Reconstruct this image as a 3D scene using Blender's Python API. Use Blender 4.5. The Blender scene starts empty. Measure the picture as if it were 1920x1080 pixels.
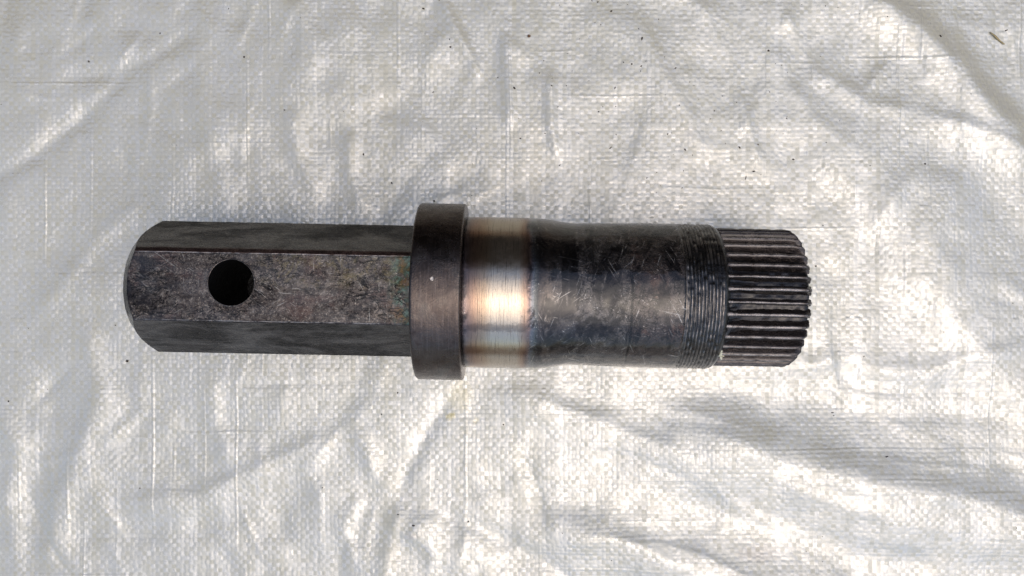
import bpy, bmesh, math, random
import numpy as np
from mathutils import Vector, Matrix

random.seed(5); rng = np.random.default_rng(11)
K = 0.0003                      # metres per photo pixel at the height of the shaft axis
D = 1500.0                      # camera height above the axis, same unit
AX = 166.0                      # axis height above the sheet
SC = (D + AX) / D
scene = bpy.context.scene

# ------------------------------------------------------------------ camera
cam_d = bpy.data.cameras.new("camera"); cam = bpy.data.objects.new("camera", cam_d)
scene.collection.objects.link(cam)
cam_d.sensor_width = 36; cam_d.lens = 36 * D / 1920
cam.location = (0, 0, (AX + D) * K)
cam_d.clip_start = 0.01; cam_d.clip_end = 500
scene.camera = cam

# ------------------------------------------------------------------ light
SUN_TILT, SUN_AZ = 20.0, -47.0      # degrees from the zenith; azimuth from +X towards +Y
SUN_E, SUN_ANGLE, SKY = 0.60, 68.0, 0.15
sd = Vector((math.sin(math.radians(SUN_TILT)) * math.cos(math.radians(SUN_AZ)),
             math.sin(math.radians(SUN_TILT)) * math.sin(math.radians(SUN_AZ)),
             math.cos(math.radians(SUN_TILT))))
world = bpy.data.worlds.new("World"); scene.world = world; world.use_nodes = True
wn = world.node_tree; bg = wn.nodes["Background"]
sky = wn.nodes.new("ShaderNodeTexSky"); sky.sky_type = 'NISHITA'; sky.sun_disc = False
sky.sun_elevation = math.radians(90 - SUN_TILT)
sky.sun_rotation = math.radians(90 - SUN_AZ)
sky.air_density = 1.1; sky.dust_density = 3.0; sky.ozone_density = 1.0
wn.links.new(sky.outputs[0], bg.inputs[0]); bg.inputs[1].default_value = SKY
sl = bpy.data.lights.new("sun", 'SUN'); sun = bpy.data.objects.new("sun", sl)
scene.collection.objects.link(sun)
sl.energy = SUN_E; sl.angle = math.radians(SUN_ANGLE); sl.color = (1.0, 0.92, 0.80)
sun.rotation_euler = sd.to_track_quat('Z', 'Y').to_euler()
scene.view_settings.view_transform = 'Standard'; scene.view_settings.look = 'None'
scene.view_settings.exposure = 0.36; scene.view_settings.gamma = 1.0
scene.view_settings.use_curve_mapping = False

# ------------------------------------------------------------------ helpers
def link(o, parent=None):
    scene.collection.objects.link(o)
    if parent is not None: o.parent = parent
    return o

def tag(o, label=None, cat=None, group=None, kind=None):
    if label: o["label"] = label
    if cat: o["category"] = cat
    if group: o["group"] = group
    if kind: o["kind"] = kind
    return o

def np_mesh(name, V, F, mat=None, smooth=True):
    V = np.asarray(V, dtype=np.float32); F = np.asarray(F, dtype=np.int32)
    me = bpy.data.meshes.new(name)
    me.vertices.add(len(V)); me.vertices.foreach_set("co", V.ravel())
    k = F.shape[1]
    me.loops.add(F.size); me.loops.foreach_set("vertex_index", F.ravel())
    me.polygons.add(len(F)); me.polygons.foreach_set("loop_start", np.arange(0, F.size, k, dtype=np.int32))
    me.polygons.foreach_set("loop_total", np.full(len(F), k, dtype=np.int32))
    me.polygons.foreach_set("use_smooth", np.full(len(F), smooth))
    me.update(calc_edges=True); me.validate()
    if mat: me.materials.append(mat)
    return me

def lattice(shape, cells_x, cells_y, seed, xs=None, ys=None):
    """smooth value noise in about [-1, 1] on a grid"""
    r = np.random.default_rng(seed)
    g = r.uniform(-1, 1, (int(cells_y) + 3, int(cells_x) + 3))
    ny, nx = shape
    if xs is None: xs = np.broadcast_to(np.linspace(0, cells_x, nx)[None, :], shape)
    if ys is None: ys = np.broadcast_to(np.linspace(0, cells_y, ny)[:, None], shape)
    xs = np.clip(xs, 0, cells_x + .999); ys = np.clip(ys, 0, cells_y + .999)
    xi = xs.astype(int); yi = ys.astype(int); fx = xs - xi; fy = ys - yi
    fx = fx * fx * fx * (fx * (fx * 6 - 15) + 10); fy = fy * fy * fy * (fy * (fy * 6 - 15) + 10)
    return ((g[yi, xi] * (1 - fx) + g[yi, xi + 1] * fx) * (1 - fy)
            + (g[yi + 1, xi] * (1 - fx) + g[yi + 1, xi + 1] * fx) * fy)

class Nodes:
    """small shorthand for building a material's node tree"""
    def __init__(s, name):
        s.m = bpy.data.materials.new(name); s.m.use_nodes = True
        s.t = s.m.node_tree; s.t.nodes.clear()
        s.out = s.t.nodes.new("ShaderNodeOutputMaterial")
        s.p = s.t.nodes.new("ShaderNodeBsdfPrincipled")
        s.t.links.new(s.p.outputs[0], s.out.inputs[0])
        tc = s.t.nodes.new("ShaderNodeTexCoord")
        s.px = s.vmap(tc.outputs["Object"], (1 / K,) * 3)      # coordinates in photo-pixel units
        sep = s.t.nodes.new("ShaderNodeSeparateXYZ"); s.t.links.new(s.px, sep.inputs[0])
        s.x, s.y, s.z = sep.outputs
    def _in(s, sock, v):
        if isinstance(v, bpy.types.NodeSocket): s.t.links.new(v, sock)
        elif v is not None: sock.default_value = v
    def vmap(s, vec, scale=(1, 1, 1), loc=(0, 0, 0), rot=(0, 0, 0)):
        n = s.t.nodes.new("ShaderNodeMapping")
        s.t.links.new(vec, n.inputs[0]); n.inputs["Scale"].default_value = scale
        n.inputs["Location"].default_value = loc; n.inputs["Rotation"].default_value = rot
        return n.outputs[0]
    def noise(s, scale, det=5, rough=.55, dist=0.0, aniso=(1, 1, 1), loc=(0, 0, 0), rot=(0, 0, 0), vec=None):
        n = s.t.nodes.new("ShaderNodeTexNoise"); n.inputs["Scale"].default_value = 1.0
        v = s.vmap(vec or s.px, tuple(a * scale for a in aniso), loc, rot)
        s.t.links.new(v, n.inputs["Vector"])
        n.inputs["Detail"].default_value = det; n.inputs["Roughness"].default_value = rough
        n.inputs["Distortion"].default_value = dist
        return n.outputs["Fac"]
    def voro(s, scale, feature='F1', aniso=(1, 1, 1), vec=None):
        n = s.t.nodes.new("ShaderNodeTexVoronoi"); n.feature = feature; n.inputs["Scale"].default_value = 1.0
        s.t.links.new(s.vmap(vec or s.px, tuple(a * scale for a in aniso)), n.inputs["Vector"])
        return n.outputs["Distance"]
    def math(s, op, a, b=None, c=None, clamp=False):
        n = s.t.nodes.new("ShaderNodeMath"); n.operation = op; n.use_clamp = clamp
        s._in(n.inputs[0], a); s._in(n.inputs[1], b); s._in(n.inputs[2], c)
        return n.outputs[0]
    def rng(s, v, a, b, c=0.0, d=1.0, smooth=True):
        n = s.t.nodes.new("ShaderNodeMapRange")
        if smooth: n.interpolation_type = 'SMOOTHSTEP'
        s._in(n.inputs[0], v)
        for i, q in enumerate((a, b, c, d)): s._in(n.inputs[i + 1], q)
        return n.outputs[0]
    def band(s, v, a, b, c, d):
        return s.math('MULTIPLY', s.rng(v, a, b), s.rng(v, c, d, 1.0, 0.0))
    def mix(s, f, a, b, mode='MIX'):
        n = s.t.nodes.new("ShaderNodeMix"); n.data_type = 'RGBA'; n.blend_type = mode
        s._in(n.inputs["Factor"], f)
        for sock, v in ((n.inputs[6], a), (n.inputs[7], b)):
            if isinstance(v, tuple) and len(v) == 3: v = v + (1.0,)
            s._in(sock, v)
        return n.outputs[2]
    def ramp(s, v, stops, interp='LINEAR'):
        n = s.t.nodes.new("ShaderNodeValToRGB"); s._in(n.inputs[0], v)
        cr = n.color_ramp; cr.interpolation = interp
        while len(cr.elements) < len(stops): cr.elements.new(0.5)
        for e, (p, c) in zip(cr.elements, stops):
            e.position = p; e.color = (c + (1.0,)) if isinstance(c, tuple) else (c, c, c, 1.0)
        return n.outputs[0]
    def bump(s, h, dist, strength=1.0, prev=None):
        n = s.t.nodes.new("ShaderNodeBump"); n.inputs["Strength"].default_value = strength
        n.inputs["Distance"].default_value = dist * K
        s._in(n.inputs["Height"], h)
        if prev is not None: s.t.links.new(prev, n.inputs["Normal"])
        return n.outputs[0]
    def finish(s, col, rough, metal=1.0, normal=None, **kw):
        p = s.p
        if isinstance(col, tuple) and len(col) == 3: col = col + (1.0,)
        s._in(p.inputs["Base Color"], col); s._in(p.inputs["Roughness"], rough); s._in(p.inputs["Metallic"], metal)
        if normal is not None: s.t.links.new(normal, p.inputs["Normal"])
        for k, v in kw.items(): s._in(p.inputs[k.replace("_", " ")], v)
        return s.m

# ------------------------------------------------------------------ ground
def ground_material():
    n = Nodes("packed_earth")
    f = n.noise(.01, 8, .6); g = n.noise(.15, 4)
    col = n.ramp(f, [(.3, (.12, .09, .065)), (.7, (.24, .19, .14))])
    return n.finish(col, .95, 0.0, n.bump(g, 4))
G = 30.0
me = np_mesh("ground", [(-G, -G, -.02), (G, -G, -.02), (G, G, -.02), (-G, G, -.02)], [(0, 1, 2, 3)], ground_material(), False)
tag(link(bpy.data.objects.new("ground", me)), "brown packed earth under the white sheet", kind="structure")

# unseen dark slab, added to darken what the upper flank of the steel mirrors
wn_ = Nodes("added_reflection_dark")
wm = wn_.finish(wn_.ramp(wn_.noise(.004, 8), [(.3, (.025, .022, .02)), (.7, (.05, .045, .04))]), .9, 0.0, wn_.bump(wn_.noise(.03, 5), 3))
def box(name, x0, x1, y0, y1, z0, z1, mat):
    V = [(x, y, z) for x in (x0, x1) for y in (y0, y1) for z in (z0, z1)]
    F = [(0, 1, 3, 2), (4, 6, 7, 5), (0, 4, 5, 1), (2, 3, 7, 6), (0, 2, 6, 4), (1, 5, 7, 3)]
    return np_mesh(name, V, F, mat, False)
tag(link(bpy.data.objects.new("wall", box("wall", -5, 5, 1.0, 1.15, -.021, 1.5, wm))),
    "dark slab added out of view beyond the sheet to darken the steel reflections", kind="structure")

# ------------------------------------------------------------------ woven sheet
def fold_field(X, Y):
    """height of the crumpled sheet in pixel units; X, Y are photograph pixels, Y downwards"""
    # (points, width on the side right-of-travel.., width on the other side, height, sharpness)
    S = [
        ([(1180, 760), (1300, 800), (1450, 850), (1600, 893), (1760, 935), (1960, 1000), (2200, 1070)], 150, 62, 40),
        ([(1150, 905), (1300, 945), (1500, 1000), (1700, 1045), (1950, 1095)], 40, 50, -9),
        ([(960, 985), (1120, 1000), (1300, 1060), (1500, 1100), (1700, 1140)], 70, 52, 25),
        ([(1240, 738), (1500, 742), (1700, 780), (1960, 800)], 40, 40, -8),
        ([(880, 748), (990, 752), (1120, 790), (1250, 835), (1330, 900)], 70, 26, 11),
        ([(775, 925), (880, 985), (1040, 1065), (1100, 1110)], 22, 24, -12),
        ([(740, 960), (850, 1040), (930, 1110)], 30, 28, 9),
        ([(1560, -60), (1640, 8), (1720, 58), (1800, 130), (1870, 230), (1960, 340)], 60, 42, 22),
        ([(1730, 212), (1820, 250), (1910, 290), (2050, 330)], 34, 24, 9),
        ([(1530, 170), (1590, 320), (1690, 450), (1790, 580), (1890, 720), (1990, 850)], 55, 120, 17),
        ([(1800, 330), (1900, 420), (2040, 560)], 60, 60, -8),
        ([(1390, 150), (1400, 240), (1420, 330)], 16, 16, 5),
        ([(655, 230), (655, 320), (690, 400)], 24, 16, 15),
        ([(540, 190), (560, 310), (600, 390)], 26, 24, 15),
        ([(945, 60), (950, 180), (945, 260)], 17, 15, 7),
        ([(1030, 130), (1030, 240), (1040, 310)], 16, 13, 7),
        ([(820, -20), (870, 90), (905, 160)], 20, 15, 8),
        ([(700, 110), (780, 200), (830, 300), (850, 380)], 24, 17, 8),
        ([(1180, 0), (1240, 120), (1290, 210), (1320, 330)], 30, 24, 6),
        ([(380, 70), (384, 180), (402, 270), (432, 400)], 30, 26, 9),
        ([(270, 120), (200, 180), (120, 240), (10, 318), (-60, 350)], 20, 22, -10),
        ([(400, 40), (300, 105), (190, 140), (90, 150)], 20, 22, -6),
        ([(230, 255), (270, 310), (330, 380)], 12, 18, 6),
        ([(40, 20), (30, 100), (60, 200)], 24, 22, 6),
        ([(300, 340), (200, 430), (130, 520), (60, 600)], 26, 26, 8),
        ([(160, 560), (170, 640), (178, 745), (150, 840), (112, 960), (95, 1100)], 26, 38, 15),
        ([(70, 640), (95, 760), (80, 860), (60, 980), (60, 1100)], 40, 40, -12),
        ([(-20, 740), (28, 850), (16, 950), (40, 1100)], 22, 28, 9),
        ([(250, 690), (260, 780), (180, 850)], 18, 16, 6),
        ([(398, 680), (402, 790), (440, 880)], 30, 22, 9),
        ([(215, 940), (380, 927), (480, 893), (580, 835), (660, 800)], 46, 26, 14),
        ([(110, 1020), (300, 990), (520, 990), (680, 1010)], 40, 40, -5),
        ([(690, 735), (660, 800), (700, 880), (755, 925)], 22, 22, 8),
        ([(850, 735), (800, 800), (765, 870), (745, 925)], 20, 20, -5),
        ([(755, 930), (735, 1000), (725, 1110)], 20, 18, 10),
        ([(680, 920), (650, 990), (668, 1060)], 20, 16, 7),
        ([(560, 870), (600, 930), (600, 1050)], 30, 20, 6),
        ([(420, 716), (560, 712), (700, 716)], 9, 9, -4),
        ([(1500, 120), (1620, 200), (1720, 215)], 22, 22, 5),
        ([(1580, 680), (1750, 700), (1960, 640)], 26, 26, 6),
        ([(1350, 700), (1500, 690), (1640, 660)], 18, 20, 5),
    ]
    H = np.zeros_like(X)
    wx = X + 12 * lattice(X.shape, 12, 8, 3)
    wy = Y + 12 * lattice(X.shape, 12, 8, 5)
    for k, (pts, wa, wb, h) in enumerate(S):
        h *= .9
        if abs(h) < 15 and pts[0][0] < 780: h *= .55
        P = np.array(pts, float); seg = np.diff(P, axis=0); L = np.hypot(seg[:, 0], seg[:, 1]); cum = np.concatenate([[0], np.cumsum(L)])
        best = np.full(X.shape, 1e9); sgn = np.zeros(X.shape); tt = np.zeros(X.shape)
        for i in range(len(seg)):
            dx, dy = seg[i] / L[i]
            rx, ry = wx - P[i, 0], wy - P[i, 1]
            a = rx * dx + ry * dy; ac = np.clip(a, 0, L[i])
            ex, ey = rx - ac * dx, ry - ac * dy; d = np.hypot(ex, ey)
            m = d < best
            best = np.where(m, d, best); sgn = np.where(m, -rx * dy + ry * dx, sgn); tt = np.where(m, (cum[i] + ac) / cum[-1], tt)
        w = np.where(sgn > 0, wa, wb)
        taper = np.clip(np.minimum(tt, 1 - tt) * 4 + .12, 0, 1); taper = taper * taper * (3 - 2 * taper)
        u = best / w
        H += .8 * h * taper * (.55 / np.cosh(1.9 * u) + .45 * np.exp(-u * u * 1.4))
    def octave(period, seed):
        t = 0.7 + seed * 1.3; xr = X * math.cos(t) - Y * math.sin(t); yr = X * math.sin(t) + Y * math.cos(t)
        xr = (xr + 3600) / period; yr = (yr + 3600) / period; c = int(7200 / period) + 1
        return lattice(X.shape, c, c, 50 + seed, xr, yr)
    H += 4.5 * octave(330, 1) + 3.4 * octave(190, 2) + 2.3 * octave(90, 3) + 1.6 * octave(48, 4) + .3 * octave(24, 5)
    # many small soft creases; upright on the left and in the middle, flatter at the lower right
    r = random.Random(17)
    for k in range(240):
        cx, cy = r.uniform(-100, 2020), r.uniform(-80, 1160)
        flat = max(0, min(1, (cx - 950) / 500)) * max(0, min(1, (cy - 450) / 300))
        a = math.radians(r.gauss(88, 32) if r.random() > flat else r.gauss(14, 9))
        ln = r.uniform(35, 130) * (1 + flat * .8); w = r.uniform(9, 24); h = r.choice((-1, 1, 1)) * w * r.uniform(.05, .17)
        bend = r.uniform(-.25, .25)
        dx, dy = math.cos(a), math.sin(a); rx, ry = X - cx, Y - cy
        u = (rx * dx + ry * dy) / ln; v = (-rx * dy + ry * dx) / w + bend * u * u * ln / w
        v = np.where(v > 0, v, v * r.uniform(.6, 1.6))
        H += h * np.exp(-u * u * 2) / np.cosh(1.8 * v)
    return H

TAPE = 7.8; N = 4                                   # tape width in photo pixels, samples per tape
X0, X1, Y0, Y1 = -340.0, 2260.0, -300.0, 1380.0
nx, ny = int((X1 - X0) / TAPE), int((Y1 - Y0) / TAPE)
cxg = X0 + (np.arange(nx * N + 1) / N) * TAPE
cyg = Y0 + (np.arange(ny * N + 1) / N) * TAPE
coarse_x = np.linspace(X0, X1 + TAPE, nx * 2); coarse_y = np.linspace(Y0, Y1 + TAPE, ny * 2)
CX, CY = np.meshgrid(coarse_x, coarse_y)
HF = fold_field(CX, CY)

# keep the sheet under the steel, and raise a low swell that carries the light end
def axis_y(px): return 536.5 + (px - 300) * 0.0192
def body_r(px):
    return np.interp(px, [230, 262, 300, 785, 789, 874, 880, 1005, 1080, 1330, 1345, 1478, 1480],
                     [80, 90, 108, 108, 165, 165, 141, 141, 134, 134, 129, 129, 100])
SX, SY = (CX - 960) * SC + 960, (CY - 540) * SC + 540
off = np.abs(SY - axis_y(SX)); inside = (SX > 225) & (SX < 1480)
r = body_r(SX); under = np.where(off < r, AX - np.sqrt(np.maximum(r * r - off * off, 0)), AX)
dist_end = np.maximum(0, np.maximum(225 - SX, SX - 1485))
near = np.exp(-(np.maximum(off - 120, 0) / 110) ** 2) * np.exp(-(dist_end / 90) ** 2)
HF = HF * (1 - .55 * near) 
swell = 34 * np.exp(-((SX - 1420) / 95) ** 2) * np.exp(-(off / 85) ** 2)
HF = HF + swell
lim = np.where(inside, under - 1.2, 1e3)
HF = np.minimum(HF, lim)

def upsample(F, gx, gy):
    ix = np.clip((gx - coarse_x[0]) / (coarse_x[1] - coarse_x[0]), 0, len(coarse_x) - 1.001)
    iy = np.clip((gy - coarse_y[0]) / (coarse_y[1] - coarse_y[0]), 0, len(coarse_y) - 1.001)
    def cub(F, t, axis):
        i = t.astype(int); f = (t - i); n = F.shape[axis]
        g = [np.take(F, np.clip(i + o, 0, n - 1), axis=axis) for o in (-1, 0, 1, 2)]
        sh = [1, 1]; sh[axis] = -1; f = f.reshape(sh)
        return g[0] * (-.5 * f + f * f - .5 * f ** 3) + g[1] * (1 - 2.5 * f * f + 1.5 * f ** 3) \
            + g[2] * (.5 * f + 2 * f * f - 1.5 * f ** 3) + g[3] * (-.5 * f * f + .5 * f ** 3)
    return cub(cub(F, ix, 1), iy, 0)
H = upsample(HF, cxg, cyg).astype(np.float32)

# the weave: tapes over and under one another, each crossing with its own tilt
iu = np.arange(nx * N + 1); iv = np.arange(ny * N + 1)
ci, cj = np.minimum(iu // N, nx - 1), np.minimum(iv // N, ny - 1)
fu, fv = (iu % N + .5) / N, (iv % N + .5) / N
CI, CJ = np.meshgrid(ci, cj); FU, FV = np.meshgrid(fu, fv)
over = ((CI + CJ) % 2 == 0)
amp = .34 + .14 * lattice(H.shape, 30, 20, 31)
dome_v = 1 - np.abs(2 * FV - 1) ** 3; dome_u = 1 - np.abs(2 * FU - 1) ** 3
edge_u = 1 - (2 * np.abs(FU - .5)) ** 4 * .35; edge_v = 1 - (2 * np.abs(FV - .5)) ** 4 * .35
W = np.where(over, dome_v * edge_u * 1.05, dome_u * edge_v * .8)
ti = rng.normal(0, .11, (ny, nx)); tj = rng.normal(0, .11, (ny, nx)); lift = rng.normal(0, .05, (ny, nx))
tape_v = rng.normal(0, .05, nx); tape_h = rng.normal(0, .05, ny)
W = W * amp + (ti + tape_v[None, :])[CJ, CI] * (FU - .5) * 2 + (tj + tape_h[:, None])[CJ, CI] * (FV - .5) * 2 + lift[CJ, CI]
# split or folded tape edges: long thin ridges that come and go
for k in range(70):
    c = rng.integers(0, nx * N); a = rng.integers(0, ny * N); ln = rng.integers(20, 260)
    W[a:a + ln, c] += rng.uniform(.3, 1.0) * np.sin(np.linspace(0, np.pi, len(W[a:a + ln, c])))
for k in range(60):
    c = rng.integers(0, ny * N); a = rng.integers(0, nx * N); ln = rng.integers(20, 200)
    W[c, a:a + ln] += rng.uniform(.2, .7) * np.sin(np.linspace(0, np.pi, len(W[c, a:a + ln])))
H = H + W * 1.4
jx = 1.6 * lattice(H.shape, 40, 26, 41) + rng.normal(0, .25, nx * N + 1)[None, :]
jy = 1.6 * lattice(H.shape, 40, 26, 42) + rng.normal(0, .25, ny * N + 1)[:, None]
GX, GY = np.meshgrid(cxg, cyg)
PX = (GX + jx - 960) * SC; PY = -(GY + jy - 540) * SC
V = np.stack([PX * K, PY * K, H * K], -1).reshape(-1, 3)
w_ = nx * N + 1; h_ = ny * N + 1
I = np.arange(w_ * h_).reshape(h_, w_)
F = np.stack([I[:-1, :-1], I[1:, :-1], I[1:, 1:], I[:-1, 1:]], -1).reshape(-1, 4)

def sheet_material():
    n = Nodes("white_woven_plastic")
    at = n.t.nodes.new("ShaderNodeAttribute"); at.attribute_name = "tape"
    big = n.noise(.0035, 4, .5); mid = n.noise(.02, 5, .6, loc=(3, 7, 1))
    col = n.mix(n.rng(big, .35, .65), (.45, .428, .330), (.47, .452, .364))
    col = n.mix(n.math('MULTIPLY', n.rng(mid, .55, .8), .5), col, (.42, .40, .36))
    col = n.mix(n.math('MULTIPLY', at.outputs["Fac"], .35), col, (.58, .575, .56))
    # oil-yellow stain below the collar
    def blob(cx, cy, rx, ry):
        a = n.math('POWER', n.math('DIVIDE', n.math('SUBTRACT', n.x, (cx - 960) * SC), rx), 2.0)
        b = n.math('POWER', n.math('DIVIDE', n.math('SUBTRACT', n.y, -(cy - 540) * SC), ry), 2.0)
        d = n.math('ADD', n.math('SQRT', n.math('ADD', a, b)), n.math('MULTIPLY', n.math('SUBTRACT', n.noise(.12, 4, .7), .5), 1.6))
        return n.rng(d, 1.1, .3)
    col = n.mix(n.math('MULTIPLY', blob(862, 742, 36, 42), .6), col, (.52, .46, .27))
    col = n.mix(n.math('MULTIPLY', blob(844, 781, 12, 10), .75), col, (.50, .40, .10))
    col = n.mix(n.math('MULTIPLY', blob(893, 789, 9, 8), .45), col, (.50, .42, .18))
    col = n.mix(n.math('MULTIPLY', blob(775, 1003, 22, 10), .3), col, (.40, .32, .22))
    col = n.mix(n.math('MULTIPLY', blob(1420, 1035, 60, 22), .3), col, (.50, .40, .30))
    fib = n.noise(.35, 3, .6, aniso=(1, .12, 1)); fib2 = n.noise(.35, 3, .6, aniso=(.12, 1, 1))
    b = n.bump(fib, .5, .35); b = n.bump(fib2, .5, .35, b)
    rough = n.rng(mid, .3, .75, .22, .3)
    # drawn tapes shine along their own length: warp and weft mirror the light differently
    tg = n.t.nodes.new("ShaderNodeTangent"); tg.direction_type = 'UV_MAP'; tg.uv_map = "UVMap"
    wa = n.t.nodes.new("ShaderNodeAttribute"); wa.attribute_name = "weft"
    n.t.links.new(tg.outputs[0], n.p.inputs["Tangent"])
    spec = n.math('ADD', .5, n.math('MULTIPLY', at.outputs["Fac"], .8))
    return n.finish(col, rough, 0.0, b, IOR=1.65, Specular_IOR_Level=spec, Anisotropic=.75,
                    Anisotropic_Rotation=n.math('MULTIPLY', wa.outputs["Fac"], .25),
                    Coat_Weight=n.rng(at.outputs["Fac"], .05, .85, .2, .95), Coat_Roughness=.09, Coat_IOR=1.7)
me = np_mesh("woven_sheet", V, F, sheet_material())
att = me.attributes.new("tape", 'FLOAT', 'POINT')
tone = np.clip(.5 + np.where(over, .17, -.17) + rng.normal(0, .17, (ny, nx))[CJ, CI] + rng.normal(0, .10, nx)[CI], 0, 1)
att.data.foreach_set("value", tone.astype(np.float32).ravel())
wf = me.attributes.new("weft", 'FLOAT', 'POINT')
wf.data.foreach_set("value", np.where(over, 0.0, 1.0).astype(np.float32).ravel())
uvl = me.uv_layers.new(name="UVMap")
li = np.empty(len(me.loops), dtype=np.int32); me.loops.foreach_get("vertex_index", li)
uvl.data.foreach_set("uv", (V[li][:, :2]).astype(np.float32).ravel())
tag(link(bpy.data.objects.new("woven_sheet", me)), "crumpled white woven plastic sheet lying under the steel shaft", "sheet")

def sheet_z(px, py):
    """height of the sheet surface (m) at a photo pixel"""
    i = int(round((px - X0) / TAPE * N)); j = int(round((py - Y0) / TAPE * N))
    return float(H[j, i]) * K
def at_px(px, py, dz=0.0):
    return Vector(((px - 960) * SC * K, -(py - 540) * SC * K, sheet_z(px, py) + dz * K))

# ------------------------------------------------------------------ the shaft
shaft = link(bpy.data.objects.new("splined_shaft", None))
ANG = -math.atan(0.0192)
shaft.location = (0, -(axis_y(960) - 540) * K, AX * K)
shaft.rotation_euler = (0, 0, ANG); shaft.empty_display_size = .05
tag(shaft, "dark oily steel shaft with drilled hexagonal shank, collar, gold band and splined end", "shaft")

def revolve(name, prof, mat, n=288, disp=None, parent=None, caps=True):
    prof = np.array(prof, float); m = len(prof)
    th = np.linspace(0, 2 * np.pi, n, endpoint=False)
    X = np.repeat(prof[:, 0][:, None], n, 1); R = np.repeat(prof[:, 1][:, None], n, 1)
    T = np.repeat(th[None, :], m, 0)
    if disp is not None: R = R + disp(X, T)
    V = np.stack([X, R * np.sin(T), R * np.cos(T)], -1).reshape(-1, 3) * K
    I = np.arange(m * n).reshape(m, n); J = np.roll(I, -1, 1)
    F = np.stack([I[:-1], I[1:], J[1:], J[:-1]], -1).reshape(-1, 4)
    me = np_mesh(name, V, F, mat)
    if caps:
        bm = bmesh.new(); bm.from_mesh(me); bm.verts.ensure_lookup_table()
        f0 = bm.faces.new([bm.verts[i] for i in range(n)]); f1 = bm.faces.new([bm.verts[i] for i in reversed(range((m - 1) * n, m * n))])
        f0.smooth = f1.smooth = False
        bmesh.ops.recalc_face_normals(bm, faces=bm.faces)
        bm.to_mesh(me); bm.free()
    return link(bpy.data.objects.new(name, me), parent)

def ring_noise(sx, st, seed, x_lo, x_hi):
    """noise that closes round the circumference"""
    def f(X, T):
        a = lattice(X.shape, sx, st, seed, (X - x_lo) / (x_hi - x_lo) * sx, T / (2 * np.pi) * st)
        b = lattice(X.shape, sx, st, seed + 1, (X - x_lo) / (x_hi - x_lo) * sx, ((T + np.pi) % (2 * np.pi)) / (2 * np.pi) * st)
        w = np.abs(T - np.pi) / np.pi
        return a * (1 - w) + b * w
    return f

def worn(n, scale=1.0):
    """shared grime, pits, scratches. returns (grime mask, fine light flecks, bump normal, raw noises)"""
    big = n.noise(.012 * scale, 6, .62, .6)
    mid = n.noise(.05 * scale, 6, .65, 1.0, loc=(9, 2, 4))
    fine = n.noise(.30 * scale, 4, .7, loc=(1, 8, 2))
    swirl = n.noise(.045 * scale, 9, .78, 1.4, loc=(5, 5, 9))
    return big, mid, fine, swirl

def scratches(n, ang, scale=.35, seed=0, lo=.66, hi=.72):
    v = n.vmap(n.px, (1, 1, 1), (0, 0, 0), (0, 0, math.radians(ang)))
    return n.rng(n.noise(scale, 2, .5, .4, aniso=(.06, 1, .06), loc=(seed, seed * 2, 3), vec=v), lo, hi)

def wrinkles(n, scale, w=.03, det=6, seed=0, aniso=(1, 1, 1), rough=.62):
    a = n.math('ABSOLUTE', n.math('SUBTRACT', n.noise(scale, det, rough, .8, aniso=aniso, loc=(seed, 2 + seed, 4)), .5))
    return n.rng(a, 0.0, w, 1.0, 0.0)

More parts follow.
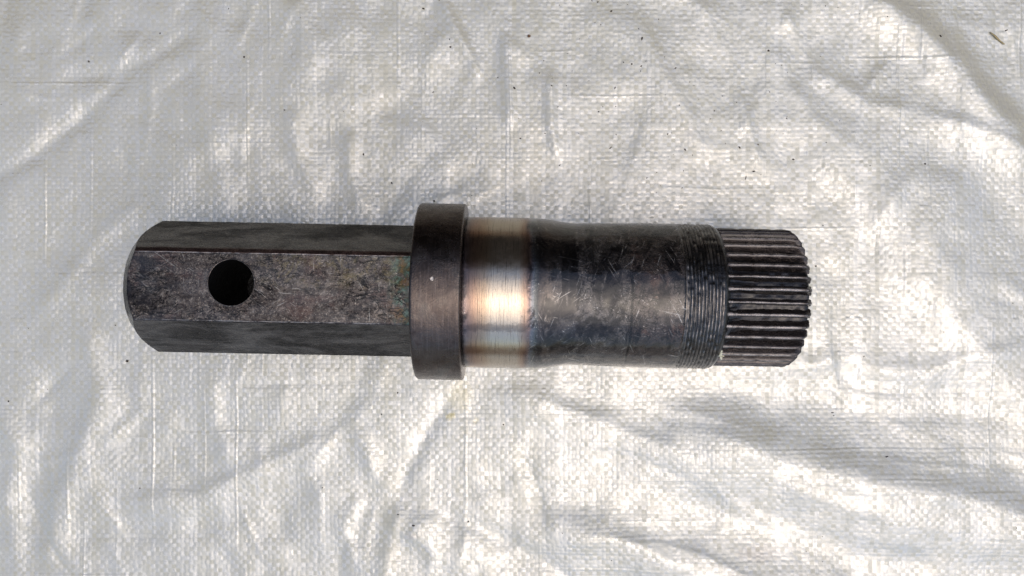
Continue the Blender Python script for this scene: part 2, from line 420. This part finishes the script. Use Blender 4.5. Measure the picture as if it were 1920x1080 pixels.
def shank_material(name="oily_forged_steel", bore=False):
    n = Nodes(name)
    big, mid, fine, swirl = worn(n)
    col = n.ramp(n.math('ADD', n.math('MULTIPLY', mid, .45), n.math('MULTIPLY', n.noise(.16, 6, .75, loc=(3, 1, 1)), .55)), [(.38, (.020, .017, .017)), (.47, (.060, .050, .045)), (.54, (.10, .085, .074)), (.64, (.22, .19, .165))])
    # reddish brown and olive films of old oil
    col = n.mix(n.math('MULTIPLY', n.rng(n.noise(.018, 4, .6, .5, loc=(4, 1, 7)), .50, .66), .55), col, (.085, .052, .045))
    olive = n.math('MULTIPLY', n.rng(n.noise(.028, 6, .75, 1.2, loc=(2, 9, 3)), .47, .60), n.band(n.x, -470, -400, -190, -150))
    col = n.mix(n.math('MULTIPLY', n.math('MULTIPLY', olive, n.rng(n.y, -10, 25)), .6), col, (.135, .11, .055))
    col = n.mix(n.math('MULTIPLY', n.rng(fine, .56, .68), .7), col, (.34, .30, .25))
    for a_, sd_ in ((35, 1), (-28, 4), (62, 7), (5, 9), (88, 12)):
        col = n.mix(n.math('MULTIPLY', scratches(n, a_, .3, sd_), n.rng(n.noise(.015, 3, .5, loc=(sd_, 0, 0)), .45, .6)), col, (.26, .24, .21))
        col = n.mix(n.math('MULTIPLY', scratches(n, a_ + 20, .26, sd_ + 20), .55), col, (.025, .022, .022))
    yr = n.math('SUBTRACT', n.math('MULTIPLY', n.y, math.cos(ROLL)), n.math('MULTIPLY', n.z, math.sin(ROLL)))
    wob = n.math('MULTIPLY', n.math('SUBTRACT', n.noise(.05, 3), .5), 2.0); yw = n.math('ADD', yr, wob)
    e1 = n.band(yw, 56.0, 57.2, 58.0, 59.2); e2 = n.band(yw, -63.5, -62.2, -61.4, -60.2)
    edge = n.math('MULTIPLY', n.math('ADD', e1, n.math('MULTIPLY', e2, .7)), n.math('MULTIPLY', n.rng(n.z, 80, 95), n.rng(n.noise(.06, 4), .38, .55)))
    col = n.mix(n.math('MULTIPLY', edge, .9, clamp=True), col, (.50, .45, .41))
    dark = n.math('MULTIPLY', n.rng(n.noise(.016, 9, .78, .6, aniso=(.8, 1.6, 1), loc=(7, 3, 1)), .50, .66), .7)
    col = n.mix(dark, col, (.015, .014, .016))
    # black smears near the end
    end = n.math('MULTIPLY', n.rng(n.x, -580, -650), n.rng(n.noise(.03, 5, .6, 1.0, loc=(1, 1, 5)), .42, .56))
    col = n.mix(n.math('MULTIPLY', end, .8), col, (.012, .012, .015))
    # verdigris and rust in the corner against the collar
    corner = n.math('MULTIPLY', n.rng(n.x, -222, -192), n.rng(n.noise(.045, 6, .75, 1.0, loc=(8, 3, 3)), .36, .54))
    top = n.rng(n.z, 60, 95)
    col = n.mix(n.math('MULTIPLY', n.math('MULTIPLY', corner, top), .85), col,
                n.ramp(n.noise(.05, 4, .6, loc=(2, 2, 8)), [(.40, (.13, .075, .025)), (.50, (.035, .05, .03)), (.60, (.085, .15, .118))]))
    wk = n.math('MULTIPLY', wrinkles(n, .05, .022, 7, 3, (.7, 1.3, 1)), n.rng(n.noise(.012, 3, .5, loc=(0, 5, 5)), .42, .58))
    col = n.mix(n.math('MULTIPLY', wk, .75), col, (.016, .014, .014))
    # side flats smooth, lightly marked, painted darker against light bounced off the sheet; the drilled flat is the worn one
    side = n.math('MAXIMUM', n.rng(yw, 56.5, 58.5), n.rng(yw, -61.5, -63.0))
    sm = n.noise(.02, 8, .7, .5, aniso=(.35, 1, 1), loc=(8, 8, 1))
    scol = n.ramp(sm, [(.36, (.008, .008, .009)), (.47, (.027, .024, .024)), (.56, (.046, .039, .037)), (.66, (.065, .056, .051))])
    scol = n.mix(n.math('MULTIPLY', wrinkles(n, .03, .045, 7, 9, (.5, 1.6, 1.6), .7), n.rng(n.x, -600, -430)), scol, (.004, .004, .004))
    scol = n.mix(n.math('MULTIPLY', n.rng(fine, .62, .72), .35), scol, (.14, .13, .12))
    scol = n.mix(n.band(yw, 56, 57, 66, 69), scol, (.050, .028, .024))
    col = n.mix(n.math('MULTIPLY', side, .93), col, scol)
    streak = n.noise(.22, 4, .7, 1.2, aniso=(.22, 1, 1), loc=(0, 4, 0))
    h = n.math('ADD', n.math('MULTIPLY', swirl, 1.3), n.math('MULTIPLY', streak, .5))
    cr = n.voro(.05, 'DISTANCE_TO_EDGE', vec=None)
    b = n.bump(h, 1.8, .55); b = n.bump(fine, 1.0, .6, b); b = n.bump(wk, -1.6, .7, b)
    rough = n.rng(swirl, .35, .65, .34, .60)
    film = n.rng(sm, .40, .60, .0, .7)
    b = n.bump(n.math('MULTIPLY', sm, side), 5.0, .9, b)
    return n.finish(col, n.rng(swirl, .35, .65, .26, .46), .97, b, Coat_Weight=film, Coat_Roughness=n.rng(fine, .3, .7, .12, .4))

def bore_material():
    n = Nodes("shade_black_bore")  # near-black base paints in the shade inside the hole
    f = n.noise(.12, 5)
    return n.finish((.005, .005, .005), .35, 0.0, n.bump(f, 4.0, .8), Specular_IOR_Level=.35)

ROLL = math.radians(2.0)
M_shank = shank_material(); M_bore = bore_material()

# hexagonal shank: hexagon cut by a turned cone at its free end
ROLL = math.radians(2.0); RC = 124.0; AP = RC * math.cos(math.pi / 6)
def hex_r(T):
    a = (T - ROLL + math.pi / 6) % (math.pi / 3) - math.pi / 6      # flats face up
    c = (T - ROLL - math.pi / 6 + math.pi) % (2 * math.pi) - math.pi      # the broken edge above the drilled face
    cut_ = np.where(np.abs(c) < .5, (RC - 3.0) / np.cos(np.clip(c, -.5, .5)), 1e3)
    return np.minimum(np.minimum(AP / np.cos(a), RC - 1.2), cut_)
def cone_r(X): return 124.5 + (X + 657.0) * 1.22
xs = np.concatenate([np.linspace(-686, -650, 22), np.linspace(-640, -200, 60), [-185, -172]])
nth = 360
th = np.linspace(0, 2 * np.pi, nth, endpoint=False) + ROLL
Xg, Tg = np.meshgrid(xs, th, indexing='ij')
Rg = np.minimum(hex_r(Tg), cone_r(Xg))
nz = ring_noise(60, 40, 71, -700, -150)(Xg, Tg) ; Rg = Rg + .35 * nz
V = np.stack([Xg, -Rg * np.sin(Tg) * -1, Rg * np.cos(Tg)], -1).reshape(-1, 3) * K
I = np.arange(len(xs) * nth).reshape(len(xs), nth); J = np.roll(I, -1, 1)
F = np.stack([I[:-1], I[1:], J[1:], J[:-1]], -1).reshape(-1, 4)
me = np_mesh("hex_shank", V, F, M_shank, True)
bm = bmesh.new(); bm.from_mesh(me); bm.verts.ensure_lookup_table()
bm.faces.new([bm.verts[i] for i in range(nth)]); bm.faces.new([bm.verts[i] for i in reversed(range((len(xs) - 1) * nth, len(xs) * nth))])
bmesh.ops.recalc_face_normals(bm, faces=bm.faces)
for e in bm.edges:
    if len(e.link_faces) == 2 and e.calc_face_angle(0) > math.radians(13): e.smooth = False
bm.to_mesh(me); bm.free()
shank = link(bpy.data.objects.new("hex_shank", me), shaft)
# drill the cross hole
cb = bmesh.new()
bmesh.ops.create_cone(cb, cap_ends=True, segments=96, radius1=41.0 * K, radius2=41.0 * K, depth=232 * K)
cme = bpy.data.meshes.new("drill"); cb.to_mesh(cme); cb.free(); cme.materials.append(M_bore)
for p in cme.polygons: p.use_smooth = True
cut = link(bpy.data.objects.new("drill", cme))
HX = -(960 - 433) / 1.077
Rr = Matrix.Rotation(-ROLL, 4, 'X')
cut.matrix_world = shaft.matrix_basis @ Rr @ Matrix.Translation((HX * K, 5.5 * K, 12 * K))
md = shank.modifiers.new("b", 'BOOLEAN'); md.operation = 'DIFFERENCE'; md.object = cut; md.solver = 'EXACT'
md.material_mode = 'TRANSFER'
bpy.context.view_layer.update()
dg = bpy.context.evaluated_depsgraph_get()
new = bpy.data.meshes.new_from_object(shank.evaluated_get(dg)); new.name = "hex_shank"
shank.modifiers.clear(); shank.data = new
bpy.data.objects.remove(cut)
bm = bmesh.new(); bm.from_mesh(new)
for e in bm.edges:
    if len(e.link_faces) == 2:
        a, b = e.link_faces
        if a.material_index != b.material_index or e.calc_face_angle(0) > math.radians(13): e.smooth = False
bm.to_mesh(new); bm.free()

# thin rolled lip round the mouth of the hole
def torus(name, R, r, mat, parent, n=96, m=8):
    V, F = [], []
    for i in range(n):
        a = 2 * math.pi * i / n; rr = r * (1 + .25 * math.sin(3 * a) + .2 * math.sin(7 * a + 1))
        for j in range(m):
            b = 2 * math.pi * j / m
            V.append(((R + rr * math.cos(b)) * math.cos(a) * K, (R + rr * math.cos(b)) * math.sin(a) * K, rr * math.sin(b) * K))
            F.append((i * m + j, ((i + 1) % n) * m + j, ((i + 1) % n) * m + (j + 1) % m, i * m + (j + 1) % m))
    return link(bpy.data.objects.new(name, np_mesh(name, V, F, mat)), parent)
lip = torus("hole_rim", 41.0, 1.1, M_shank, shank)
lip.matrix_local = Rr @ Matrix.Translation((HX * K, 5.5 * K, (AP - .2) * K))

# collar
def collar_material():
    n = Nodes("brown_tinted_collar_steel")
    big, mid, fine, swirl = worn(n)
    lines = n.noise(.55, 4, .7, aniso=(1, .03, .03))
    col = n.ramp(big, [(.35, (.052, .042, .038)), (.5, (.090, .072, .063)), (.62, (.108, .092, .081)), (.75, (.09, .09, .086))])
    col = n.mix(n.math('MULTIPLY', n.rng(lines, .45, .7), .35), col, (.20, .165, .15))
    col = n.mix(n.math('MULTIPLY', n.rng(mid, .56, .70), .6), col, (.035, .026, .026))
    col = n.mix(n.math('MULTIPLY', n.rng(fine, .66, .78), .5), col, (.30, .28, .26))
    # the bright chip near the top
    a = n.math('POWER', n.math('SUBTRACT', n.x, -134.0), 2.0); b_ = n.math('POWER', n.math('SUBTRACT', n.y, 22.0), 2.0)
    d = n.math('ADD', n.math('SQRT', n.math('ADD', a, b_)), n.math('MULTIPLY', n.noise(.16, 5, .75), 9))
    col = n.mix(n.math('MULTIPLY', n.rng(d, 8.2, 6.6), n.rng(n.z, 0, 10)), col, (.55, .49, .43))
    b = n.bump(swirl, 2.0, .45); b = n.bump(lines, .5, .5, b); b = n.bump(fine, .7, .35, b)
    return n.finish(col, n.rng(mid, .3, .7, .20, .34), 1.0, b)
def rounded(x0, x1, R, r0, bev, bev2=None, steps=6):
    bev2 = bev2 or bev
    p = [(x0, r0)]
    for i in range(steps + 1):
        a = math.pi / 2 * i / steps; p.append((x0 + bev * (1 - math.sin(a)), R - bev * (1 - math.cos(a)))) if False else p.append((x0 + bev * (1 - math.cos(a)), R - bev * (1 - math.sin(a))))
    for i in range(1, 12): p.append((x0 + bev + (x1 - x0 - bev - bev2) * i / 12, R))
    for i in range(steps + 1):
        a = math.pi / 2 * i / steps; p.append((x1 - bev2 * (1 - math.sin(a)), R - bev2 * (1 - math.cos(a))))
    p.append((x1, r0)); return p
cn = ring_noise(5, 60, 81, -180, -80)
collar = revolve("collar", rounded(-173, -87, 164.3, 100, 5, 4), collar_material(), disp=lambda X, T: .35 * cn(X, T), parent=shaft)

# the plain journal with its heat tint
def journal_material():
    n = Nodes("heat_tinted_journal_steel")
    big, mid, fine, swirl = worn(n)
    lines = n.noise(.75, 3, .75, aniso=(1, .02, .02))
    wob = n.math('ADD', n.x, n.math('MULTIPLY', n.math('SUBTRACT', n.noise(.02, 4, .6, aniso=(.2, 1, 1)), .5), 14))
    u = n.rng(wob, -90, 310, 0, 1, False)
    f = lambda px: (px + 90) / 400
    col = n.ramp(u, [(f(-88), (.05, .04, .05)), (f(-80), (.20, .145, .13)), (f(-66), (.30, .20, .145)), (f(-48), (.40, .30, .21)),
                     (f(-34), (.49, .42, .33)), (f(10), (.50, .43, .34)), (f(20), (.38, .27, .20)), (f(29), (.19, .13, .115)),
                     (f(34), (.13, .14, .16)), (f(40), (.10, .105, .10)), (f(46), (.045, .04, .04)), (f(60), (.10, .082, .07)),
                     (f(72), (.075, .065, .06)), (f(108), (.05, .047, .046)), (f(114), (.095, .085, .08)),
                     (f(200), (.080, .070, .064)), (f(208), (.066, .052, .046)), (f(300), (.072, .060, .055))])
    gold = n.band(wob, -86, -70, 20, 32); rough_part = n.rng(n.x, 108, 118)
    # fine lathe lines, dark in the bright band
    col = n.mix(n.math('MULTIPLY', n.rng(lines, .54, .68), n.rng(gold, 0, 1, .3, .7)), col, (.05, .035, .028))
    col = n.mix(n.math('MULTIPLY', n.rng(n.noise(.16, 5, .8, aniso=(1, .35, .35), loc=(3, 3, 0)), .60, .70), .6), col, (.03, .022, .02))
    # dark scale and brown patches on the rougher part
    sc_ = n.math('MULTIPLY', n.rng(n.noise(.022, 9, .78, .6, loc=(6, 2, 2)), .49, .62), n.rng(gold, 0, 1, .75, .0))
    col = n.mix(sc_, col, (.022, .020, .022))
    br = n.math('MULTIPLY', n.rng(n.noise(.02, 5, .6, .8, loc=(1, 6, 2)), .52, .64), n.rng(n.x, 190, 225))
    col = n.mix(n.math('MULTIPLY', br, .6), col, (.085, .045, .032))
    fl = n.math('MULTIPLY', n.math('MULTIPLY', n.rng(fine, .56, .68), n.rng(gold, 0, 1, .8, .0)), n.rng(n.noise(.03, 6, .7, loc=(4, 9, 2)), .44, .58))
    col = n.mix(fl, col, (.42, .385, .35))
    # dark greasy line, also painting in the gap between two reflections; and the crack
    smear = n.noise(.014, 8, .68, 1.6, aniso=(1.3, .6, .6), loc=(2, 8, 8))
    dull = n.rng(gold, 0, 1, 1, 0)
    col = n.mix(n.math('MULTIPLY', n.math('MULTIPLY', n.rng(smear, .47, .56), dull), .88), col, (.009, .008, .009))
    wk = n.math('MULTIPLY', n.math('MULTIPLY', wrinkles(n, .07, .028, 6, 2), rough_part), n.rng(n.noise(.016, 3, .5, loc=(7, 5, 5)), .40, .56))
    col = n.mix(n.math('MULTIPLY', wk, .8), col, (.008, .008, .009))
    for a_, sd_ in ((-35, 2), (12, 5), (60, 8), (-70, 11)):
        col = n.mix(n.math('MULTIPLY', n.math('MULTIPLY', scratches(n, a_, .28, sd_), n.rng(n.noise(.015, 3, .5, loc=(sd_, 0, 0)), .45, .6)), n.rng(gold, 0, 1, .9, 0)), col, (.34, .32, .30))
    ln = n.math('MULTIPLY', n.band(n.math('ADD', n.y, n.math('MULTIPLY', n.noise(.09, 5, .75), 22)), -58, -51, -46, -38), n.rng(gold, 0, 1, .0, .6))
    col = n.mix(n.math('MULTIPLY', n.math('MULTIPLY', ln, .75), n.rng(n.z, 0, 20)), col, (.06, .045, .04))
    cx = n.math('ADD', n.x, n.math('MULTIPLY', n.math('SUBTRACT', n.noise(.02, 3, .5, loc=(2, 0, 5)), .5), 6))
    crack = n.math('MULTIPLY', n.band(cx, 203.0, 204.4, 206.6, 208.0), n.rng(n.y, 55, 35))
    col = n.mix(n.math('MULTIPLY', crack, n.rng(n.noise(.06, 4, .6, loc=(0, 7, 1)), .3, .6, .7, 1.0)), col, (.006, .006, .008))
    # bump: crackled wrinkles on the rough part, turned lines elsewhere
    wr = n.noise(.17, 5, .74, 2.0, loc=(4, 4, 4))
    b = n.bump(n.math('MULTIPLY', wr, rough_part), 2.0, .6)
    b = n.bump(lines, .7, .5, b); b = n.bump(n.math('MULTIPLY', fine, n.rng(gold, 0, .7, 1, .15)), 1.2, .6, b); b = n.bump(wk, -2.2, .8, b)
    b = n.bump(n.math('MULTIPLY', crack, -1.0), 2.5, 1.0, b)
    rough = n.math('ADD', n.rng(mid, .3, .7, .14, .27), n.math('MULTIPLY', rough_part, .03))
    return n.finish(col, rough, 1.0, b, Coat_Weight=n.rng(gold, 0, 1, .6, .15), Coat_Roughness=.13, Coat_IOR=1.6)
jp = [(-95, 139), (-82, 140.5), (-60, 140.7)] + [(x, 140.7) for x in np.linspace(-40, 28, 12)] \
    + [(30, 140.2), (32, 139.6), (36, 139.8), (40, 139.3), (43, 139.9), (47, 139.8)]
for x in np.linspace(50, 118, 16):
    t = (x - 50) / 68; t = t * t * (3 - 2 * t); jp.append((x, 139.6 - 7.4 * t))
for x in np.linspace(124, 298, 40): jp.append((x, 132.4 + 2.6 * min(1, (x - 124) / 110)))
jn = ring_noise(40, 50, 91, -100, 310); jn2 = ring_noise(100, 150, 93, -100, 310)
journal = revolve("journal", jp, journal_material(), disp=lambda X, T: (.35 * jn(X, T) + .3 * jn2(X, T)) * np.clip((X - 20) / 90, .1, 1), parent=shaft)

# short threaded length
def thread_material():
    n = Nodes("black_greased_thread")
    big, mid, fine, swirl = worn(n)
    col = n.ramp(mid, [(.35, (.020, .019, .020)), (.6, (.055, .052, .050)), (.75, (.11, .10, .095))])
    fl = n.noise(.4, 3, .7, aniso=(.5, 1, 1))
    col = n.mix(n.math('MULTIPLY', n.rng(fl, .60, .74), .6), col, (.24, .225, .21))
    rad = n.math('SQRT', n.math('ADD', n.math('MULTIPLY', n.y, n.y), n.math('MULTIPLY', n.z, n.z)))
    crest = n.math('MULTIPLY', n.rng(rad, 133.9, 135.0), n.rng(n.noise(.05, 5, .7, loc=(4, 1, 1)), .35, .6))
    col = n.mix(n.math('MULTIPLY', crest, .85), col, (.20, .18, .165))
    b = n.bump(swirl, .8, .5); b = n.bump(fine, .7, .5, b)
    return n.finish(col, n.rng(mid, .3, .7, .2, .38), .95, b, Coat_Weight=.4, Coat_Roughness=.12)
M_thread = thread_material()
PITCH = 6.1
tn = ring_noise(14, 90, 101, 295, 380); tn2 = ring_noise(30, 36, 103, 295, 380)
def thread_disp(X, T):
    ph = ((X - 299) / PITCH + T / (2 * np.pi) + .04 * tn2(X * 0 + 330, T)) % 1.0
    ridge = np.clip(1.35 - 2.7 * np.abs(ph - .5), 0, 1)
    inside_ = np.clip((X - 299) / 3, 0, 1) * np.clip((364 - X) / 3, 0, 1)
    wear = np.clip(.85 + .55 * tn(X, T), .25, 1.15)
    return inside_ * (ridge * wear * 2.0 - 1.3) + .35 * tn(X, T) * (X > 300)
tp = [(x, 134.6) for x in np.arange(297, 361, 0.7)] + [(362 + i * 1.8, 134.2 - .18 * i ** 2) for i in range(7)] + [(376, 124), (378, 112)]
threads = revolve("threaded_section", tp, M_thread, n=420, disp=thread_disp, parent=shaft)

# splined end: core plus separate teeth
def spline_material(name, c0, c1, c2):
    n = Nodes(name)
    big, mid, fine, swirl = worn(n, 1.2)
    col = n.ramp(mid, [(.32, c0), (.52, c1), (.72, c2)])
    lines = n.noise(.5, 3, .7, aniso=(.06, 1, 1))
    col = n.mix(n.math('MULTIPLY', n.rng(fine, .62, .76), .4), col, (.20, .18, .17))
    rad = n.math('SQRT', n.math('ADD', n.math('MULTIPLY', n.y, n.y), n.math('MULTIPLY', n.z, n.z)))
    crest = n.math('MULTIPLY', n.rng(rad, 126.5, 129.0), n.rng(n.noise(.06, 5, .7, loc=(4, 1, 1)), .32, .58))
    col = n.mix(n.math('MULTIPLY', crest, .8), col, (.33, .295, .275))
    b = n.bump(swirl, 3.0, .7); b = n.bump(lines, .7, .5, b); b = n.bump(fine, .8, .4, b)
    return n.finish(col, n.rng(mid, .3, .7, .16, .32), .9, b, Coat_Weight=.55, Coat_Roughness=.1)
M_core = spline_material("black_grease_in_splines", (.008, .008, .009), (.018, .016, .017), (.035, .030, .030))
M_tooth = spline_material("dark_worn_tooth_steel", (.030, .024, .023), (.062, .050, .046), (.11, .09, .08))
cp = [(352, 110), (366, 127), (371, 126), (377, 122.5), (384, 119), (392, 116.5), (402, 115)] + [(x, 114.6) for x in np.linspace(414, 508, 22)] + [(513, 113.5), (516, 111), (517.5, 107)]
kn = ring_noise(30, 110, 111, 350, 520)
core = revolve("splined_end", cp, M_core, n=300, disp=lambda X, T: (1.5 + 4.2 * np.exp(-((X - 374) / 13) ** 2)) * kn(X, T), parent=shaft)
NT = 36
def tooth_mesh(seed):
    r = random.Random(seed); V, F = [], []
    secs = list(np.linspace(364 + r.uniform(-2, 9), 509, 22)) + [513, 516, 517.8]
    prof = [(-7.4, 112.0), (-5.2, 117.0), (-3.6, 124.5), (-2.4, 128.2), (0, 129.2), (2.4, 128.2), (3.6, 124.5), (5.2, 117.0), (7.4, 112.0)]
    off = 0; w = r.uniform(.9, 1.12); wd = r.uniform(.1, .8); hgt = r.uniform(-.7, .3)
    nick = [(r.uniform(380, 505), r.uniform(2, 7), r.uniform(1, 4)) for _ in range(3)]
    for k, x in enumerate(secs):
        off += r.uniform(-.22, .22); w += r.uniform(-.05, .05); w = min(max(w, .85), 1.15)
        drop = max(0, x - 508) * .9
        widen = 1 + wd * max(0, (388 - x) / 24)
        nk = sum(d * math.exp(-((x - a) / b) ** 2) for a, b, d in nick) * .6
        for y, z in prof:
            zz = z - (drop + nk * (.6 + .4 * (y > 0))) * (z > 117) + r.uniform(-.18, .18) + hgt
            V.append((x * K, (y * w * widen + off) * K, zz * K))
    m = len(prof)
    for k in range(len(secs) - 1):
        for j in range(m - 1): F.append((k * m + j, (k + 1) * m + j, (k + 1) * m + j + 1, k * m + j + 1))
    me = bpy.data.meshes.new("spline_tooth")
    caps = [tuple(reversed(range(m))), tuple(range((len(secs) - 1) * m, len(secs) * m))]
    F2 = [tuple(f) for f in F] + caps
    me.from_pydata(V, [], F2)
    for p in me.polygons: p.use_smooth = len(p.vertices) == 4
    me.materials.append(M_tooth)
    bm = bmesh.new(); bm.from_mesh(me); bmesh.ops.recalc_face_normals(bm, faces=bm.faces)
    bm.to_mesh(me); bm.free()
    return me
variants = [tooth_mesh(s) for s in range(9)]
order = [random.randrange(9) for _ in range(NT)]
for i in range(NT):
    o = link(bpy.data.objects.new("spline_tooth", variants[order[i]]), core)
    o.rotation_euler = (math.radians(i * 360 / NT + 3 + random.uniform(-.25, .25)), 0, 0)

# ------------------------------------------------------------------ small things
def crumb_material(name, col, rough=.9):
    n = Nodes(name)
    return n.finish(n.mix(n.noise(.4, 3), col, tuple(c * 1.8 for c in col)), rough, 0.0, n.bump(n.noise(.8, 3), 1, .6))
M_dirt = crumb_material("dark_soil_crumb", (.030, .022, .016)); M_brown = crumb_material("brown_crumb", (.10, .055, .03))
M_straw = crumb_material("dry_straw", (.22, .17, .08), .6); M_fibre = crumb_material("pale_plant_fibre", (.52, .50, .38), .6)
def lump(name, sx, sy, sz, mat, seed):
    bm = bmesh.new(); bmesh.ops.create_icosphere(bm, subdivisions=2, radius=1)
    r = random.Random(seed)
    for v in bm.verts:
        f = r.uniform(.72, 1.2); v.co = Vector((v.co.x * sx * f, v.co.y * sy * f, v.co.z * sz * f)) * K
    me = bpy.data.meshes.new(name); bm.to_mesh(me); bm.free(); me.materials.append(mat)
    return bpy.data.objects.new(name, me)
def sliver(name, pts, w, mat, parent=None, rough=.15, seed=0):
    """thin tapering stalk through points given in metres"""
    r = random.Random(seed); V, F = [], []; m = 6; n = len(pts)
    for i, p in enumerate(pts):
        p = Vector(p); q = Vector(pts[min(i + 1, n - 1)]) - Vector(pts[max(i - 1, 0)]); q.normalize()
        s = q.cross(Vector((0, 0, 1)))
        if s.length < .01: s = Vector((1, 0, 0))
        s.normalize(); u = s.cross(q)
        ww = w * K * (.35 + .65 * math.sin(math.pi * (i + .5) / n)) * r.uniform(1 - rough, 1 + rough)
        for j in range(m):
            a = 2 * math.pi * j / m; V.append(p + s * math.cos(a) * ww + u * math.sin(a) * ww * .55)
    for i in range(n - 1):
        for j in range(m): F.append((i * m + j, i * m + (j + 1) % m, (i + 1) * m + (j + 1) % m, (i + 1) * m + j))
    F += [tuple(reversed(range(m))), tuple(range((n - 1) * m, n * m))]
    me = bpy.data.meshes.new(name); me.from_pydata([v[:] for v in V], [], F); me.materials.append(mat)
    for p in me.polygons: p.use_smooth = len(p.vertices) == 4
    return link(bpy.data.objects.new(name, me), parent)

crumbs = [
    (992, 68, 3.6, 3.2, 20, M_brown, "largest brown dirt crumb on the sheet, above the collar near the top edge"),
    (1146, 21, 2.8, 1.7, 35, M_dirt, "small brown crumb near the top edge, right of the largest crumb"),
    (1758, 71, 3.0, 1.6, -50, M_dirt, "dark crumb on the fold at upper right, left of the straw piece"),
    (1414, 321, 3.6, 1.5, 5, M_dirt, "long dark crumb on the sheet above the splined end"),
    (1399, 333, 4.5, .9, 75, M_dirt, "thin black sliver just below left of the long dark crumb above the splines"),
    (239, 677, 3.0, 2.4, 10, M_dirt, "dark crumb beside the lower left corner of the hexagonal shank"),
    (459, 108, 2.2, 2.0, 0, M_dirt, "round black speck at upper left, above the cross hole"),
    (164, 114, 1.6, 2.4, 20, M_dirt, "small black speck in the upper left corner area"),
    (814, 377, 1.9, 1.9, 0, M_dirt, "tiny black speck touching the upper side of the collar"),
    (1145, 277, 4.0, .9, 40, M_dirt, "thin dark sliver above the middle of the journal"),
    (1657, 854, 3.6, 1.3, 12, M_dirt, "dark sliver on the shaded fold at lower right"),
    (776, 983, 3.0, 1.6, 5, M_dirt, "dark crumb by the brown smudge near the bottom centre"),
    (1564, 775, 3.0, 1.0, 0, M_dirt, "thin dark crumb on the sheet below right of the splined end"),
    (1887, 57, 3.6, 1.3, 25, M_dirt, "short dark sliver right beside the straw piece"),
    (1732, 308, 2.0, 1.7, 0, M_dirt, "black speck on the checkered weave at right"),
    (1153, 165, 2.8, 1.2, 70, M_dirt, "upright dark sliver above the journal's right half"),
    (1530, 499, 2.0, 1.6, 0, M_dirt, "tiny dark crumb touching the right end of the splines"),
    (878, 978, 2.0, 1.4, 40, M_dirt, "small dark crumb right of the brown smudge near the bottom"),
    (944, 796, 1.7, 1.7, 0, M_dirt, "black speck below the gold band, right of the yellow stain"),
]
for k, (px, py, a, b, ang, mat, lab) in enumerate(crumbs):
    o = lump("dirt_crumb", a, b, min(a, b) * .8, mat, 200 + k); link(o)
    o.location = at_px(px, py, min(a, b) * .5); o.rotation_euler = (0, 0, math.radians(ang))
    tag(o, lab, "crumb", "dirt crumbs scattered on the sheet")
# straw
p0, p1 = at_px(1855, 61, 2.2), at_px(1884, 83, 2.4)
st = sliver("straw_piece", [p0.lerp(p1, t / 8) + Vector((0, 0, (1.2 * math.sin(t * .8)) * K)) for t in range(9)], 2.3, M_straw, seed=3)
tag(st, "short piece of dry straw lying on the sheet at the upper right", "straw")
# the many specks nobody would count
SV, SF = [], []
for k in range(210):
    if k < 110: px, py = rng.uniform(-50, 1970), rng.uniform(-30, 1110)
    else: px, py = rng.normal(1230, 210), rng.normal(220, 120)
    if 225 < px < 1540 and 370 < py < 720: continue
    if not (X0 + 20 < px < X1 - 20 and Y0 + 20 < py < Y1 - 20): continue
    c = at_px(px, py, .25); s = abs(rng.normal(.65, .3)) + .25
    if rng.random() < .1: s *= 1.7
    e = rng.uniform(1, 2.2); an = rng.uniform(0, math.pi); i0 = len(SV)
    for q in range(5):
        a = 2 * math.pi * q / 5; x = s * e * math.cos(a) * rng.uniform(.7, 1.2); y = s * math.sin(a) * rng.uniform(.7, 1.2)
        SV.append((c.x + (x * math.cos(an) - y * math.sin(an)) * K, c.y + (x * math.sin(an) + y * math.cos(an)) * K, c.z))
    SV.append((c.x, c.y, c.z + s * K)); SV.append((c.x, c.y, c.z - s * K))
    for q in range(5): SF += [(i0 + q, i0 + (q + 1) % 5, i0 + 5), (i0 + (q + 1) % 5, i0 + q, i0 + 6)]
tag(link(bpy.data.objects.new("dust_specks", np_mesh("dust_specks", SV, SF, M_dirt, False))),
    "fine dark dust specks scattered over the white sheet", "dust", kind="stuff")
# pale fibre tuft caught at the root of the splines
root = link(bpy.data.objects.new("plant_fibre", None))
base = shaft.matrix_basis @ Vector((372 * K, -103 * K, 78 * K)); root.location = base; root.empty_display_size = .005
tag(root, "pale plant fibre tuft caught between thread and splines", "fibre")
rf = random.Random(8)
for k in range(11):
    a = rf.uniform(0, 6.28); ln = rf.uniform(7, 20); pts = []
    for t in range(6):
        s = t / 5; pts.append(((math.cos(a) * ln * .3 * s + rf.uniform(-.6, .6) + (k % 3 - 1) * 2.5) * K, (math.sin(a) * ln * s + rf.uniform(-.6, .6)) * K, (3 + 6 * math.sin(s * 2.6)) * K))
    sliver("strand", pts, rf.uniform(.8, 1.5), M_fibre, root, seed=k)
